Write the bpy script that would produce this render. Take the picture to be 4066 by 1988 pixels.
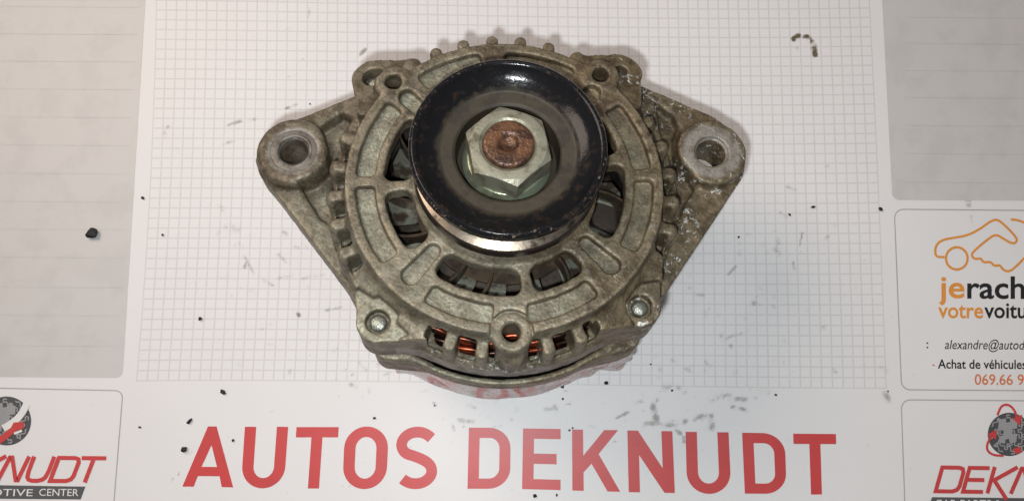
import bpy, bmesh, math, random
import numpy as np
from mathutils import Matrix, Vector

for o in list(bpy.data.objects): bpy.data.objects.remove(o)
scene = bpy.context.scene
COL = scene.collection
rng = np.random.default_rng(7); random.seed(7)
D2R = math.pi / 180

# ------------------------------------------------------------------ camera
CAM = np.array([0.00253111, -0.09220178, 0.43423374])
EUL = (8.12416862 * D2R, 0.20861344 * D2R, 0.54448485 * D2R)
FPX = 3600.0                                   # focal length in pixels of the 4066 px wide photograph
cd = bpy.data.cameras.new('camera'); cam = bpy.data.objects.new('camera', cd); COL.objects.link(cam)
cam.location = CAM; cam.rotation_euler = EUL
cd.sensor_width = 36; cd.lens = 36 * FPX / 4066; cd.clip_start = 0.01; cd.clip_end = 50
scene.camera = cam

# ------------------------------------------------------------------ light
world = bpy.data.worlds.new('World'); scene.world = world; world.use_nodes = True
bg = world.node_tree.nodes['Background']; bg.inputs[0].default_value = (0.97, 0.97, 1.0, 1); bg.inputs[1].default_value = 0.12

def area(name, loc, target, size, watts, color, shape='DISK', size_y=None):
    l = bpy.data.lights.new(name, 'AREA'); l.shape = shape; l.size = size
    if size_y: l.size_y = size_y
    l.energy = watts; l.color = color
    o = bpy.data.objects.new(name, l); COL.objects.link(o); o.location = loc
    o.rotation_euler = (Vector(target) - Vector(loc)).to_track_quat('-Z', 'Y').to_euler()
    return o
area('room_lamp', (-0.56, 0.40, 0.86), (-0.08, 0.0, 0), 0.58, 6.0, (1.0, 0.825, 0.715))
area('ceiling_lamp', (0.10, 0.55, 1.9), (0, 0, 0), 0.5, 2.0, (0.90, 0.96, 1.0), 'RECTANGLE', 1.0)
area('phone_lamp', (CAM[0] - 0.012, CAM[1] - 0.019, CAM[2] + 0.004), (0.0, -0.02, 0), 0.010, 1.16, (0.93, 0.97, 1.0))

vs = scene.view_settings
vs.view_transform = 'Standard'; vs.look = 'None'; vs.gamma = 1; vs.use_curve_mapping = False; vs.exposure = 0.0

# ------------------------------------------------------------------ photograph pixels to points
def rot(a):
    rx, ry, rz = a
    cx, sx, cy, sy, cz, sz = math.cos(rx), math.sin(rx), math.cos(ry), math.sin(ry), math.cos(rz), math.sin(rz)
    return np.array([[cz, -sz, 0], [sz, cz, 0], [0, 0, 1]]) @ np.array([[cy, 0, sy], [0, 1, 0], [-sy, 0, cy]]) @ np.array([[1, 0, 0], [0, cx, -sx], [0, sx, cx]])
RC = rot(EUL)
VS = 4066 / 2575.0                              # 'view' pixels of a 2575 px wide copy -> photograph pixels
def pad_src(x, y):                              # photograph pixel -> point on the pad (metres)
    d = RC @ np.array([(x - 2033) / FPX, -(y - 994) / FPX, -1.0]); t = -CAM[2] / d[2]
    p = CAM + t * d; return (p[0], p[1])
def pad_v(x, y): return pad_src(x * VS, y * VS)
# the alternator's own frame (mm): u right, v away, w along the shaft; it leans on its rear connector
LEAN, ROLL = 12.5 * D2R, 2.7 * D2R
RA = np.array([[1, 0, 0], [0, math.cos(LEAN), math.sin(LEAN)], [0, -math.sin(LEAN), math.cos(LEAN)]]) @ \
     np.array([[math.cos(ROLL), 0, math.sin(ROLL)], [0, 1, 0], [-math.sin(ROLL), 0, math.cos(ROLL)]])
OA = np.array([-6.555, -43.432, 15.173])
CL = RA.T @ (CAM * 1000 - OA)
def loc(x, y, w):                               # view pixel at height w along the shaft -> (u, v)
    d = RA.T @ RC @ np.array([(x * VS - 2033) / FPX, -(y * VS - 994) / FPX, -1.0])
    t = (w - CL[2]) / d[2]; q = CL + t * d; return (q[0], q[1])
def pol(r, a): return (r * math.cos(a * D2R), r * math.sin(a * D2R))

# ------------------------------------------------------------------ node helpers
def mat(name):
    m = bpy.data.materials.new(name); m.use_nodes = True
    nt = m.node_tree; b = nt.nodes['Principled BSDF']
    return m, nt, b
class NT:
    def __init__(s, nt): s.nt = nt
    def n(s, t, **k):
        x = s.nt.nodes.new(t)
        for a, v in k.items(): setattr(x, a, v)
        return x
    def l(s, a, b): s.nt.links.new(a, b)
    def val(s, sock, v):
        if isinstance(v, bpy.types.NodeSocket): s.l(v, sock)
        else: sock.default_value = v
    def math(s, op, a, b=0.0, c=0.0, clamp=False):
        x = s.n('ShaderNodeMath', operation=op, use_clamp=clamp)
        s.val(x.inputs[0], a); s.val(x.inputs[1], b); s.val(x.inputs[2], c); return x.outputs[0]
    def mix(s, f, a, b):
        x = s.n('ShaderNodeMix', data_type='RGBA'); s.val(x.inputs[0], f)
        for k, v in ((6, a), (7, b)):
            if isinstance(v, tuple) and len(v) == 3: v = v + (1,)
            s.val(x.inputs[k], v)
        return x.outputs[2]
    def ramp(s, f, a, b):                       # smooth step from a to b
        x = s.n('ShaderNodeMapRange', interpolation_type='SMOOTHSTEP'); s.val(x.inputs[0], f)
        x.inputs[1].default_value = a; x.inputs[2].default_value = b; return x.outputs[0]
    def noise(s, scale, detail=3.0, rough=0.55, vec=None, dist=0.0):
        x = s.n('ShaderNodeTexNoise'); x.inputs['Scale'].default_value = scale; x.inputs['Detail'].default_value = detail
        x.inputs['Roughness'].default_value = rough; x.inputs['Distortion'].default_value = dist
        if vec is not None: s.l(vec, x.inputs['Vector'])
        return x.outputs[0]
    def obj(s): return s.n('ShaderNodeTexCoord').outputs['Object']
    def attr(s, name):
        x = s.n('ShaderNodeAttribute'); x.attribute_name = name; return x.outputs['Fac']
    def bump(s, h, strength, dist):
        x = s.n('ShaderNodeBump'); x.inputs['Strength'].default_value = strength; x.inputs['Distance'].default_value = dist
        s.l(h, x.inputs['Height']); return x.outputs[0]

def simple(name, color, rough=0.5, metal=0.0, var=0.0, bump=0.0, scale=400.0, spec=0.5, dark=None, lo=.45, hi=.65):
    m, nt, b = mat(name); N = NT(nt); ob = N.obj()
    nz = N.noise(scale, 4, .6, ob)
    if dark is None: dark = tuple(c * (1 - var) for c in color)
    N.l(N.mix(N.ramp(nz, lo, hi), color, dark), b.inputs['Base Color'])
    b.inputs['Roughness'].default_value = rough; b.inputs['Metallic'].default_value = metal
    b.inputs['Specular IOR Level'].default_value = spec
    if bump: N.l(N.bump(N.noise(scale * 4, 3, .6, ob), bump, 0.0004), b.inputs['Normal'])
    return m

# ------------------------------------------------------------------ materials
def cast_material(name):
    m, nt, b = mat(name); N = NT(nt); ob = N.obj()
    big = N.noise(38, 4, .6, ob); mid = N.noise(170, 5, .68, ob); fine = N.noise(760, 3, .65, ob); grit = N.noise(1050, 2, .6, ob)
    grey = N.mix(N.ramp(mid, .36, .64), (.205, .174, .122), (.080, .063, .038))
    tan = N.mix(N.ramp(mid, .36, .64), (.185, .140, .078), (.078, .054, .027))
    c = N.mix(N.math('ADD', N.attr('tan'), N.math('MULTIPLY', N.math('SUBTRACT', big, .5), 1.1), clamp=True), grey, tan)
    brown = N.math('MULTIPLY', N.ramp(N.noise(62, 5, .7, ob, .6), .47, .62), .78)      # oily grime patches
    c = N.mix(brown, c, (.055, .037, .021))
    patch = N.ramp(N.noise(120, 4, .65, ob), .34, .60)
    clean = N.math('MULTIPLY', N.attr('clean'), N.math('MULTIPLY_ADD', patch, -.60, 1.0), clamp=True)
    cl = N.mix(N.ramp(fine, .35, .65), (.335, .345, .265), (.215, .215, .155))
    c = N.mix(clean, c, cl)
    mach = N.math('MULTIPLY', N.attr('machined'), N.math('MULTIPLY_ADD', N.ramp(mid, .42, .66), -.65, 1.0))
    c = N.mix(mach, c, (.27, .25, .222))
    wear = N.math('MULTIPLY', N.ramp(N.attr('edge'), .10, .42), N.ramp(N.noise(330, 4, .7, ob), .40, .58))
    c = N.mix(N.math('MULTIPLY', wear, .55), c, (.31, .265, .18))
    dk = N.ramp(fine, .53, .68)
    c = N.mix(N.math('MULTIPLY', dk, N.math('MULTIPLY_ADD', clean, -.22, .34)), c, (.040, .029, .018))
    lt = N.ramp(grit, .42, .30)
    c = N.mix(N.math('MULTIPLY', lt, .28), c, (.29, .25, .18))
    pit = N.ramp(grit, .60, .70)
    c = N.mix(N.math('MULTIPLY', pit, .4), c, (.020, .015, .010))
    corr = N.math('MULTIPLY', N.ramp(N.noise(420, 4, .7, ob, .8), .55, .62), N.ramp(N.attr('corroded'), .2, .9))
    corr = N.math('MULTIPLY', corr, N.ramp(N.noise(80, 2, .5, ob), .46, .55))
    c = N.mix(corr, c, (.62, .63, .58))
    N.l(c, b.inputs['Base Color'])
    N.l(N.math('MULTIPLY_ADD', mid, .34, .30), b.inputs['Roughness'])
    N.l(N.math('MULTIPLY_ADD', N.math('MAXIMUM', clean, wear), .22, .20), b.inputs['Metallic'])
    h = N.math('ADD', N.math('MULTIPLY', fine, .8), N.math('ADD', N.math('MULTIPLY', mid, 1.2), N.math('MULTIPLY_ADD', grit, .55, N.math('MULTIPLY', corr, .4))))
    N.l(N.bump(h, .7, .00042), b.inputs['Normal'])
    return m
M = {}
M['cast'] = cast_material('cast_aluminium')
M['black'] = simple('pulley_black_paint', (.007, .007, .008), .22, 0, bump=.10, scale=260, spec=.42, dark=(.030, .019, .014), lo=.54, hi=.72)
def rim_material():
    m, nt, b = mat('pulley_black_paint'); N = NT(nt); ob = N.obj()
    x = N.n('ShaderNodeSeparateXYZ'); N.l(ob, x.inputs[0])
    r = N.math('SQRT', N.math('ADD', N.math('MULTIPLY', x.outputs[0], x.outputs[0]), N.math('MULTIPLY', x.outputs[1], x.outputs[1])))
    nz = N.noise(260, 4, .65, ob); n2 = N.noise(700, 3, .7, ob, .6)
    dust = N.math('MULTIPLY', N.ramp(N.math('MULTIPLY_ADD', N.math('SUBTRACT', nz, .5), .006, r), .0250, .0228), .9)
    c = N.mix(N.ramp(nz, .52, .72), (.008, .008, .009), (.026, .017, .013))
    chip = N.math('MULTIPLY', N.ramp(n2, .60, .67), N.ramp(r, .0300, .0322))
    c = N.mix(chip, c, (.16, .115, .085))
    c = N.mix(dust, c, (.036, .029, .019))
    N.l(c, b.inputs['Base Color']); b.inputs['Specular IOR Level'].default_value = .22
    N.l(N.math('ADD', N.math('MULTIPLY_ADD', nz, .20, .06), N.math('MULTIPLY', dust, .35)), b.inputs['Roughness'])
    N.l(N.bump(N.math('MULTIPLY_ADD', n2, .5, nz), .16, .0005), b.inputs['Normal'])
    return m
M['black'] = rim_material()
M['web'] = simple('pulley_dusty_web', (.044, .036, .023), .62, .2, bump=.3, scale=150, dark=(.027, .022, .015))
M['rimbrown'] = simple('pulley_rear_rim', (.022, .016, .013), .30, .1, bump=.12, scale=200, spec=.6, dark=(.05, .034, .025), lo=.5, hi=.7)
M['groove'] = simple('pulley_worn_groove', (.23, .19, .145), .30, .9, bump=.15, scale=160, dark=(.045, .033, .024))
M['nut'] = simple('zinc_nut', (.31, .30, .225), .40, .5, bump=.35, scale=210, dark=(.13, .115, .075), lo=.46, hi=.72)
M['washer'] = simple('zinc_flange', (.27, .32, .22), .30, .65, bump=.2, scale=150, dark=(.16, .17, .11))
M['rust'] = simple('rusty_shaft_end', (.150, .072, .036), .30, .3, bump=1.0, scale=210, dark=(.055, .027, .018), lo=.4, hi=.62)
M['steel'] = simple('bright_bolt_steel', (.30, .31, .265), .36, .8, bump=.8, scale=300, dark=(.26, .27, .23))
M['bush'] = simple('steel_bushing', (.185, .172, .152), .48, .5, bump=.25, scale=200, dark=(.10, .085, .065))
M['fan'] = simple('fan_sheet_steel', (.085, .058, .036), .45, .5, bump=.25, scale=110, dark=(.035, .024, .016), lo=.42, hi=.62)
M['fanbright'] = simple('fan_bare_steel', (.25, .255, .20), .33, .7, bump=.25, scale=130, dark=(.07, .05, .035), lo=.46, hi=.60)
M['rotor'] = simple('rotor_iron', (.07, .055, .042), .5, .5, bump=.3, scale=130, dark=(.03, .022, .016))
M['copper'] = simple('enamelled_copper', (.36, .075, .030), .30, .8, bump=.05, scale=90, dark=(.035, .016, .011), lo=.36, hi=.52)
M['lam'] = simple('stator_laminations', (.035, .030, .026), .6, .5, bump=.3, scale=200, dark=(.018, .015, .012))
M['plastic'] = simple('black_plastic', (.012, .012, .012), .45, 0, bump=.15, scale=150, dark=(.02, .018, .016))
M['crumb'] = simple('black_grit', (.010, .009, .008), .55, 0, bump=.6, scale=900, dark=(.028, .022, .016))
M['table'] = simple('table_laminate', (.34, .30, .26), .5, 0, bump=.05, scale=20, dark=(.28, .25, .21))
INK = dict(red=(.58, .060, .060), panel=(.580, .565, .545), line=(.40, .39, .38), black=(.018, .018, .018), orange=(.74, .30, .055), phone=(.66, .20, .08), grey=(.10, .10, .105), white=(.78, .77, .75), globe=(.075, .078, .082), globe2=(.34, .34, .34), silver=(.32, .32, .325), pline=(.555, .540, .521))
for k, c in INK.items():
    M['ink_' + k] = simple('printed_' + k, c, .42, 0, bump=.02, scale=60, dark=tuple(x * .94 for x in c))

# ------------------------------------------------------------------ mesh helpers
def link(name, me, material=None, parent=None):
    o = bpy.data.objects.new(name, me); COL.objects.link(o)
    if material is not None: me.materials.append(material)
    if parent is not None: o.parent = parent
    return o
def mesh_np(name, V, Q, smooth=True):
    me = bpy.data.meshes.new(name); V = np.ascontiguousarray(V, np.float32); Q = np.ascontiguousarray(Q, np.int32); k = Q.shape[1]
    me.vertices.add(len(V)); me.vertices.foreach_set('co', V.ravel())
    me.loops.add(Q.size); me.loops.foreach_set('vertex_index', Q.ravel())
    me.polygons.add(len(Q)); me.polygons.foreach_set('loop_start', np.arange(0, Q.size, k, dtype=np.int32))
    me.polygons.foreach_set('use_smooth', np.full(len(Q), smooth))
    me.update(calc_edges=True); me.validate(); return me
def pyd(name, V, F, smooth=False):
    me = bpy.data.meshes.new(name); me.from_pydata([tuple(map(float, v)) for v in V], [], F); me.update()
    if smooth: me.polygons.foreach_set('use_smooth', [True] * len(me.polygons))
    return me
def lathe(name, prof, seg=96, closed=False, c=(0, 0), sharp=None):
    """profile of (r, w) in mm turned about the w axis"""
    P = np.array(prof, float) * .001; n = len(P); a = np.arange(seg) * 2 * np.pi / seg
    V = np.stack([P[:, None, 0] * np.cos(a) + c[0] * .001, P[:, None, 0] * np.sin(a) + c[1] * .001, np.repeat(P[:, None, 1], seg, 1)], -1).reshape(-1, 3)
    F = []
    for i in range(n if closed else n - 1):
        i2 = (i + 1) % n
        for j in range(seg):
            j2 = (j + 1) % seg; F.append((i * seg + j, i * seg + j2, i2 * seg + j2, i2 * seg + j))
    me = mesh_np(name, V, np.array(F)); me.set_sharp_from_angle(angle=(sharp or 34) * D2R)
    bm = bmesh.new(); bm.from_mesh(me); bmesh.ops.remove_doubles(bm, verts=bm.verts, dist=1e-7)
    bmesh.ops.recalc_face_normals(bm, faces=bm.faces); bm.to_mesh(me); bm.free()
    return me
def smooth_profile(pts, r=0.6, k=3):
    out = []
    n = len(pts)
    for i, p in enumerate(pts):
        if i in (0, n - 1): out.append(p); continue
        p = np.array(p, float); a = np.array(pts[i - 1], float) - p; b = np.array(pts[i + 1], float) - p
        la, lb = np.linalg.norm(a), np.linalg.norm(b); q = min(r, la * .45, lb * .45)
        A = p + a / la * q; B = p + b / lb * q
        for t in np.linspace(0, 1, k + 1): out.append(tuple((1 - t) ** 2 * A + 2 * t * (1 - t) * p + t * t * B))
    return out

# ------------------------------------------------------------------ solid modelling on a voxel field (mm)
class Vol:
    def __init__(s, lo, hi, h):
        s.h = h; s.lo = np.array(lo, float); n = np.ceil((np.array(hi) - s.lo) / h).astype(int) + 1
        s.x = (s.lo[0] + h * np.arange(n[0])).astype(np.float32); s.y = (s.lo[1] + h * np.arange(n[1])).astype(np.float32); s.z = (s.lo[2] + h * np.arange(n[2])).astype(np.float32)
        s.D = np.full(n, 30, np.float32)
    def sl(s, bb):
        r = []
        for ax, (a, b) in zip((s.x, s.y, s.z), bb):
            i0 = max(0, int(np.searchsorted(ax, a))); i1 = min(len(ax), int(np.searchsorted(ax, b))); r.append(slice(i0, max(i1, i0)))
        return tuple(r)
    def op(s, fn, bb, kind='add', k=1.0):
        q = s.sl(bb)
        X, Y, Z = s.x[q[0]][:, None, None], s.y[q[1]][None, :, None], s.z[q[2]][None, None, :]
        if 0 in (X.size, Y.size, Z.size): return
        d = fn(X, Y, Z).astype(np.float32); D = s.D[q]
        if kind == 'add': s.D[q] = smin(D, d, k)
        elif kind == 'cut': s.D[q] = -smin(-D, d, k)
    def convexity(s, V, n=3):
        B = s.D.copy()
        for ax in range(3):
            c = np.cumsum(np.concatenate([np.repeat(np.take(B, [0], ax), n + 1, ax), B, np.repeat(np.take(B, [-1], ax), n, ax)], ax), axis=ax, dtype=np.float32)
            hi = [slice(None)] * 3; lo = [slice(None)] * 3; hi[ax] = slice(2 * n + 1, None); lo[ax] = slice(0, -(2 * n + 1)); B = (c[tuple(hi)] - c[tuple(lo)]) / (2 * n + 1)
        i = np.clip(np.rint((V - s.lo) / s.h).astype(int), 0, np.array(B.shape) - 1).T
        return B[tuple(i)] - s.D[tuple(i)]
    def mesh(s):
        D = s.D; I = D < 0
        nx, ny, nz = D.shape
        cnt = np.zeros((nx - 1, ny - 1, nz - 1), np.uint8)
        for a in (0, 1):
            for b in (0, 1):
                for c in (0, 1): cnt += I[a:nx - 1 + a, b:ny - 1 + b, c:nz - 1 + c]
        act = np.argwhere((cnt > 0) & (cnt < 8)); i, j, k = act.T
        P = np.zeros((len(act), 3)); C = np.zeros(len(act))
        for ax in range(3):
            o1, o2 = [t for t in range(3) if t != ax]
            for a in (0, 1):
                for b in (0, 1):
                    off = [0, 0, 0]; off[o1] = a; off[o2] = b
                    p0 = (i + off[0], j + off[1], k + off[2]); off2 = list(off); off2[ax] = 1
                    d0 = D[p0]; d1 = D[i + off2[0], j + off2[1], k + off2[2]]
                    x = (d0 < 0) != (d1 < 0); t = np.where(x, d0 / np.where(d0 == d1, 1, d0 - d1), 0)
                    pos = np.array(off, float)[None, :] + 0.0 * P; pos[:, ax] = t
                    P += pos * x[:, None]; C += x
        P = P / C[:, None] + act; V = s.lo + P * s.h
        idm = np.full(cnt.shape, -1, np.int32); idm[i, j, k] = np.arange(len(act), dtype=np.int32)
        Q = []
        for ax in range(3):
            o1, o2 = (ax + 1) % 3, (ax + 2) % 3
            s0 = [slice(1, -1)] * 3; s1 = [slice(1, -1)] * 3; s0[ax] = slice(0, -1); s1[ax] = slice(1, None)
            A, B = I[tuple(s0)], I[tuple(s1)]
            e = np.argwhere(A != B); st = A[tuple(e.T)]
            base = e.copy(); base += np.array([0 if t == ax else 1 for t in range(3)])
            def cell(da, db):
                b = base.copy(); b[:, o1] += da; b[:, o2] += db; return idm[tuple(b.T)]
            q = np.stack([cell(-1, -1), cell(0, -1), cell(0, 0), cell(-1, 0)], 1)
            q[~st] = q[~st][:, ::-1]; Q.append(q)
        return V, np.concatenate(Q)
def smin(a, b, k):
    if k <= 0: return np.minimum(a, b)
    h = np.clip(.5 + .5 * (b - a) / k, 0, 1); return b * (1 - h) + a * h - k * h * (1 - h)
def zslab(Z, a, b): return np.maximum(a - Z, Z - b)
def inter(d2, dz, r=0.6):                       # rounded intersection of a 2D shape with a slab
    x, z = d2 + r, dz + r
    return np.minimum(np.maximum(x, z), 0) + np.hypot(np.maximum(x, 0), np.maximum(z, 0)) - r
def cyl(cx, cy, r, a, b, rd=0.6): return lambda X, Y, Z: inter(np.hypot(X - cx, Y - cy) - r, zslab(Z, a, b), rd)
def cylbb(cx, cy, r, a, b, m=3): return ((cx - r - m, cx + r + m), (cy - r - m, cy + r + m), (a - m, b + m))
def wrap(a): return (a + np.pi) % (2 * np.pi) - np.pi
def arcbox2(X, Y, r0, r1, a0, a1, rc):          # annular sector with rounded corners, degrees
    R = np.hypot(X, Y); am = (a0 + a1) / 2 * D2R; ha = (a1 - a0) / 2 * D2R
    T = np.abs(wrap(np.arctan2(Y, X) - am)); rm = (r0 + r1) / 2
    dx = (T - ha) * np.maximum(R, 1) ; dy = np.abs(R - rm) - (r1 - r0) / 2
    x, y = dx + rc, dy + rc
    return np.minimum(np.maximum(x, y), 0) + np.hypot(np.maximum(x, 0), np.maximum(y, 0)) - rc
def poly2(X, Y, pts):                           # signed distance to a polygon
    d = None; s = None; n = len(pts)
    for i in range(n):
        (x0, y0), (x1, y1) = pts[i], pts[(i + 1) % n]; ex, ey = x1 - x0, y1 - y0
        wx, wy = X - x0, Y - y0; t = np.clip((wx * ex + wy * ey) / (ex * ex + ey * ey), 0, 1)
        q = (wx - ex * t) ** 2 + (wy - ey * t) ** 2; d = q if d is None else np.minimum(d, q)
        c = ((Y >= y0) != (Y >= y1)) & (X < (ex * (Y - y0) / (ey if ey else 1e-9) + x0)); s = c if s is None else s ^ c
    return np.where(s, -1, 1) * np.sqrt(d)
def polybb(pts, a, b, m=4):
    p = np.array(pts); return ((p[:, 0].min() - m, p[:, 0].max() + m), (p[:, 1].min() - m, p[:, 1].max() + m), (a - m, b + m))
def extr(pts, a, b, rd=0.6, grow=0.0): return lambda X, Y, Z: inter(poly2(X, Y, pts) - grow, zslab(Z, a, b), rd)
def revolve(prof, v):                           # solid of revolution from a closed (r, w) polygon
    rr = np.arange(0, 140, .25, dtype=np.float32)
    T = poly2(rr[:, None], v.z[None, :].astype(np.float64), prof).astype(np.float32)
    def fn(X, Y, Z):
        R = np.hypot(X, Y)[:, :, 0] / .25; i = np.minimum(R.astype(int), len(rr) - 2); f = (R - i)[:, :, None].astype(np.float32)
        return T[i] * (1 - f) + T[i + 1] * f
    return fn
ALL = ((-999, 999),) * 3
def capsule2(X, Y, p, q, r0, r1):
    ex, ey = q[0] - p[0], q[1] - p[1]; t = np.clip(((X - p[0]) * ex + (Y - p[1]) * ey) / (ex * ex + ey * ey), 0, 1)
    return np.hypot(X - p[0] - ex * t, Y - p[1] - ey * t) - (r0 + (r1 - r0) * t)

# ------------------------------------------------------------------ the desk pad
GP = [((0, 0), (626, 5.5)), ((8, 0), (936, 4.5)), ((16, 0), (1255, 6)), ((23, 0), (1541, 13)), ((33, 0), (1941, 30)), ((41, 0), (2254, 38)), ((48, 0), (2532, 37)), ((58, 0), (2934, 31)), ((71, 0), (3451, 34)),
      ((0, 10), (613, 393)), ((71, 10), (3475, 413)), ((0, 18), (597, 708)), ((71, 18), (3486, 725)), ((0, 25), (581, 983)), ((71, 28), (3502, 1128)),
      ((0, 38), (540.5, 1508.5)), ((11, 38), (500 + 1295 / 2.576, 1513)), ((22, 38), (1464, 1514)), ((51, 38), (2667, 1528)), ((61, 38), (2600 + 1270 / 2.576, 1400 + 352 / 2.576)), ((71, 38), (3523, 1541.7))]
gx = np.array([pad_src(*p) for _, p in GP]); gc = np.array([c for c, _ in GP], float)
def terms(x, y):
    x = x / .18; y = y / .12
    return np.stack([np.ones_like(x), x, y, x * y, x * x, y * y, x * x * y, x * y * y, x ** 3], -1)
A_ = terms(gx[:, 0], gx[:, 1]); GC = np.linalg.lstsq(A_.T @ A_ + 1e-5 * np.eye(9), A_.T @ gc, rcond=None)[0]

xs = np.concatenate([[-.297], np.arange(-.268, .268, .0009), [.297]]); ys = np.concatenate([[-.210], np.arange(-.150, .150, .0009), [.210]])
PX, PY = np.meshgrid(xs, ys, indexing='ij')
# dirt: smears and specks, each where the photograph has one
smear = np.zeros_like(PX); oil = np.zeros_like(PX)
def value_noise(X, Y, s, seed):
    r = np.random.default_rng(seed); g = r.random((256, 256)); x = X / s; y = Y / s
    i = np.floor(x).astype(int); j = np.floor(y).astype(int); fx = x - i; fy = y - j; fx = fx * fx * (3 - 2 * fx); fy = fy * fy * (3 - 2 * fy)
    G = lambda a, b: g[a % 256, b % 256]
    return (G(i, j) * (1 - fx) + G(i + 1, j) * fx) * (1 - fy) + (G(i, j + 1) * (1 - fx) + G(i + 1, j + 1) * fx) * fy
NZ = .5 * value_noise(PX, PY, .0025, 3) + .3 * value_noise(PX, PY, .0012, 4) + .2 * value_noise(PX, PY, .006, 5)
def stroke(pts, width, strength, field=smear, ragged=1.2):
    P = [pad_v(*p) for p in pts]; w = width * .001
    P0 = np.array(P); lo = P0.min(0) - w * 4; hi = P0.max(0) + w * 4
    i0, i1 = np.searchsorted(xs, [lo[0], hi[0]]); j0, j1 = np.searchsorted(ys, [lo[1], hi[1]])
    if i1 <= i0 or j1 <= j0: return
    X, Y = PX[i0:i1, j0:j1], PY[i0:i1, j0:j1]; d = np.full(X.shape, 9.)
    tot = len(P) - 1
    for a, b in zip(P[:-1], P[1:]):
        ex, ey = b[0] - a[0], b[1] - a[1]; t = np.clip(((X - a[0]) * ex + (Y - a[1]) * ey) / (ex * ex + ey * ey + 1e-12), 0, 1)
        d = np.minimum(d, np.hypot(X - a[0] - ex * t, Y - a[1] - ey * t))
    f = np.clip(1 - d / w, 0, 1) ** .8 * np.clip((NZ[i0:i1, j0:j1] - .5) * 2.6 * ragged + .85, 0, 1.4) * min(1.3, strength * 1.3)
    field[i0:i1, j0:j1] = np.maximum(field[i0:i1, j0:j1], f)
for pts, w, s in [([(779, 22), (776, 44)], .9, .5), ([(430, 305), (418, 330), (412, 345)], 1.6, .45), ([(430, 360), (470, 395)], 3.0, .12), ([(572, 316), (600, 306), (640, 300)], 1.3, .45), ([(560, 362), (600, 352)], 1.2, .4),
                  ([(720, 272), (745, 266)], 1.1, .8), ([(905, 137), (918, 125)], 1.3, .75), ([(722, 195), (745, 188)], .8, .3), ([(700, 300), (690, 345)], 2.2, .18), ([(555, 520), (560, 530)], 2.0, .35), ([(570, 570), (600, 575)], 3.2, .22),
                  ([(600, 610), (618, 650), (640, 690), (690, 720)], 1.1, .35), ([(615, 665), (616, 672)], 1.3, .6), ([(560, 690), (640, 735)], 3.0, .12), ([(745, 785), (752, 795)], 1.2, .75), ([(1060, 985), (1090, 975)], 1.6, .3),
                  ([(2150, 505), (2150, 510)], 2.0, .0), ([(2432, 492), (2436, 515)], 2.0, .75), ([(2442, 545), (2444, 565)], 1.0, .5), ([(2425, 205), (2450, 240)], 6.0, .28), ([(2370, 255), (2420, 235), (2470, 248)], 4.5, .16), ([(2410, 0), (2418, 35), (2408, 80), (2375, 118)], 2.6, .24), ([(2300, 385), (2304, 390)], 2.0, .3), ([(2300, 455), (2304, 460)], 1.6, .3),
                  ([(1980, 470), (2000, 478)], 1.4, .3), ([(1965, 535), (1980, 545)], 1.6, .55), ([(2018, 585), (2010, 620)], .7, .6), ([(1995, 660), (2000, 690)], .8, .5), ([(1860, 600), (1860, 640)], 1.4, .35), ([(1955, 600), (1960, 640)], 2.4, .22), ([(1830, 690), (1850, 670)], 1.2, .35),
                  ([(1830, 850), (1880, 830)], 1.4, .35), ([(1690, 905), (1740, 935)], 1.5, .35), ([(1650, 890), (1660, 930)], 1.6, .3), ([(1670, 975), (1690, 965), (1720, 985)], 2.2, .4), ([(1790, 1005), (1830, 998), (1870, 1002)], 2.8, .42), ([(1880, 975), (1930, 985)], 2.6, .22), ([(1600, 1010), (1660, 1000)], 2.0, .25),
                  ([(1290, 1010), (1300, 1030)], 1.8, .35), ([(1370, 1025), (1400, 1035), (1395, 1020)], 2.0, .35), ([(1155, 1055), (1190, 1058)], 1.8, .35), ([(1090, 1012), (1095, 1020)], 1.5, .4), ([(1240, 1075), (1260, 1068)], 1.2, .55), ([(1320, 1095), (1340, 1090)], 1.4, .4), ([(1550, 1050), (1580, 1035)], 1.0, .5), ([(1640, 1020), (1650, 1050)], 2.4, .6), ([(1625, 1062), (1680, 1070), (1720, 1060), (1770, 1045)], 2.0, .5), ([(1760, 1050), (1790, 1045), (1790, 1075)], 2.4, .4), ([(1700, 1080), (1720, 1095), (1720, 1110)], 1.3, .6), ([(1840, 1022), (1870, 1028)], 1.4, .5), ([(2215, 920), (2228, 930)], 2.2, .35), ([(2225, 985), (2235, 1005)], 2.2, .35),
                  ([(1745, 740), (1770, 742)], 1.2, .45), ([(970, 940), (990, 930), (1010, 938)], 1.2, .4), ([(905, 910), (920, 930)], 1.6, .4), ([(760, 700), (815, 690)], 1.2, .4), ([(700, 700), (740, 690)], 1.3, .3), ([(700, 640), (720, 660)], 1.4, .3), ([(820, 780), (860, 772)], 1.1, .4)]:
    stroke(pts, w, s)
for pts, w, s in [([(1998, 98), (2012, 92), (2028, 94), (2040, 105), (2048, 122), (2050, 138)], 2.1, 1.6), ([(2008, 92), (2024, 93)], 2.2, 1.2), ([(750, 788), (751, 792)], 1.5, .4), ([(1835, 868), (1838, 870)], 1.5, .5), ([(1950, 905), (1990, 915)], 3.0, .16), ([(1930, 960), (2010, 975)], 4.0, .12), ([(1100, 1000), (1500, 1015)], 12., .06), ([(1740, 920), (1790, 935)], 4.0, .14)]:
    stroke(pts, w, s, oil)
def scatter(n, x0, x1, y0, y1, smin_, smax, wmax):
    for _ in range(n):
        x, y = rng.uniform(x0, x1), rng.uniform(y0, y1); L = rng.uniform(2, 22) * rng.random(); a = rng.uniform(0, 2 * np.pi)
        stroke([(x, y), (x + L * np.cos(a), y + L * np.sin(a) * .6)], rng.uniform(.5, wmax), rng.uniform(smin_, smax))
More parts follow.
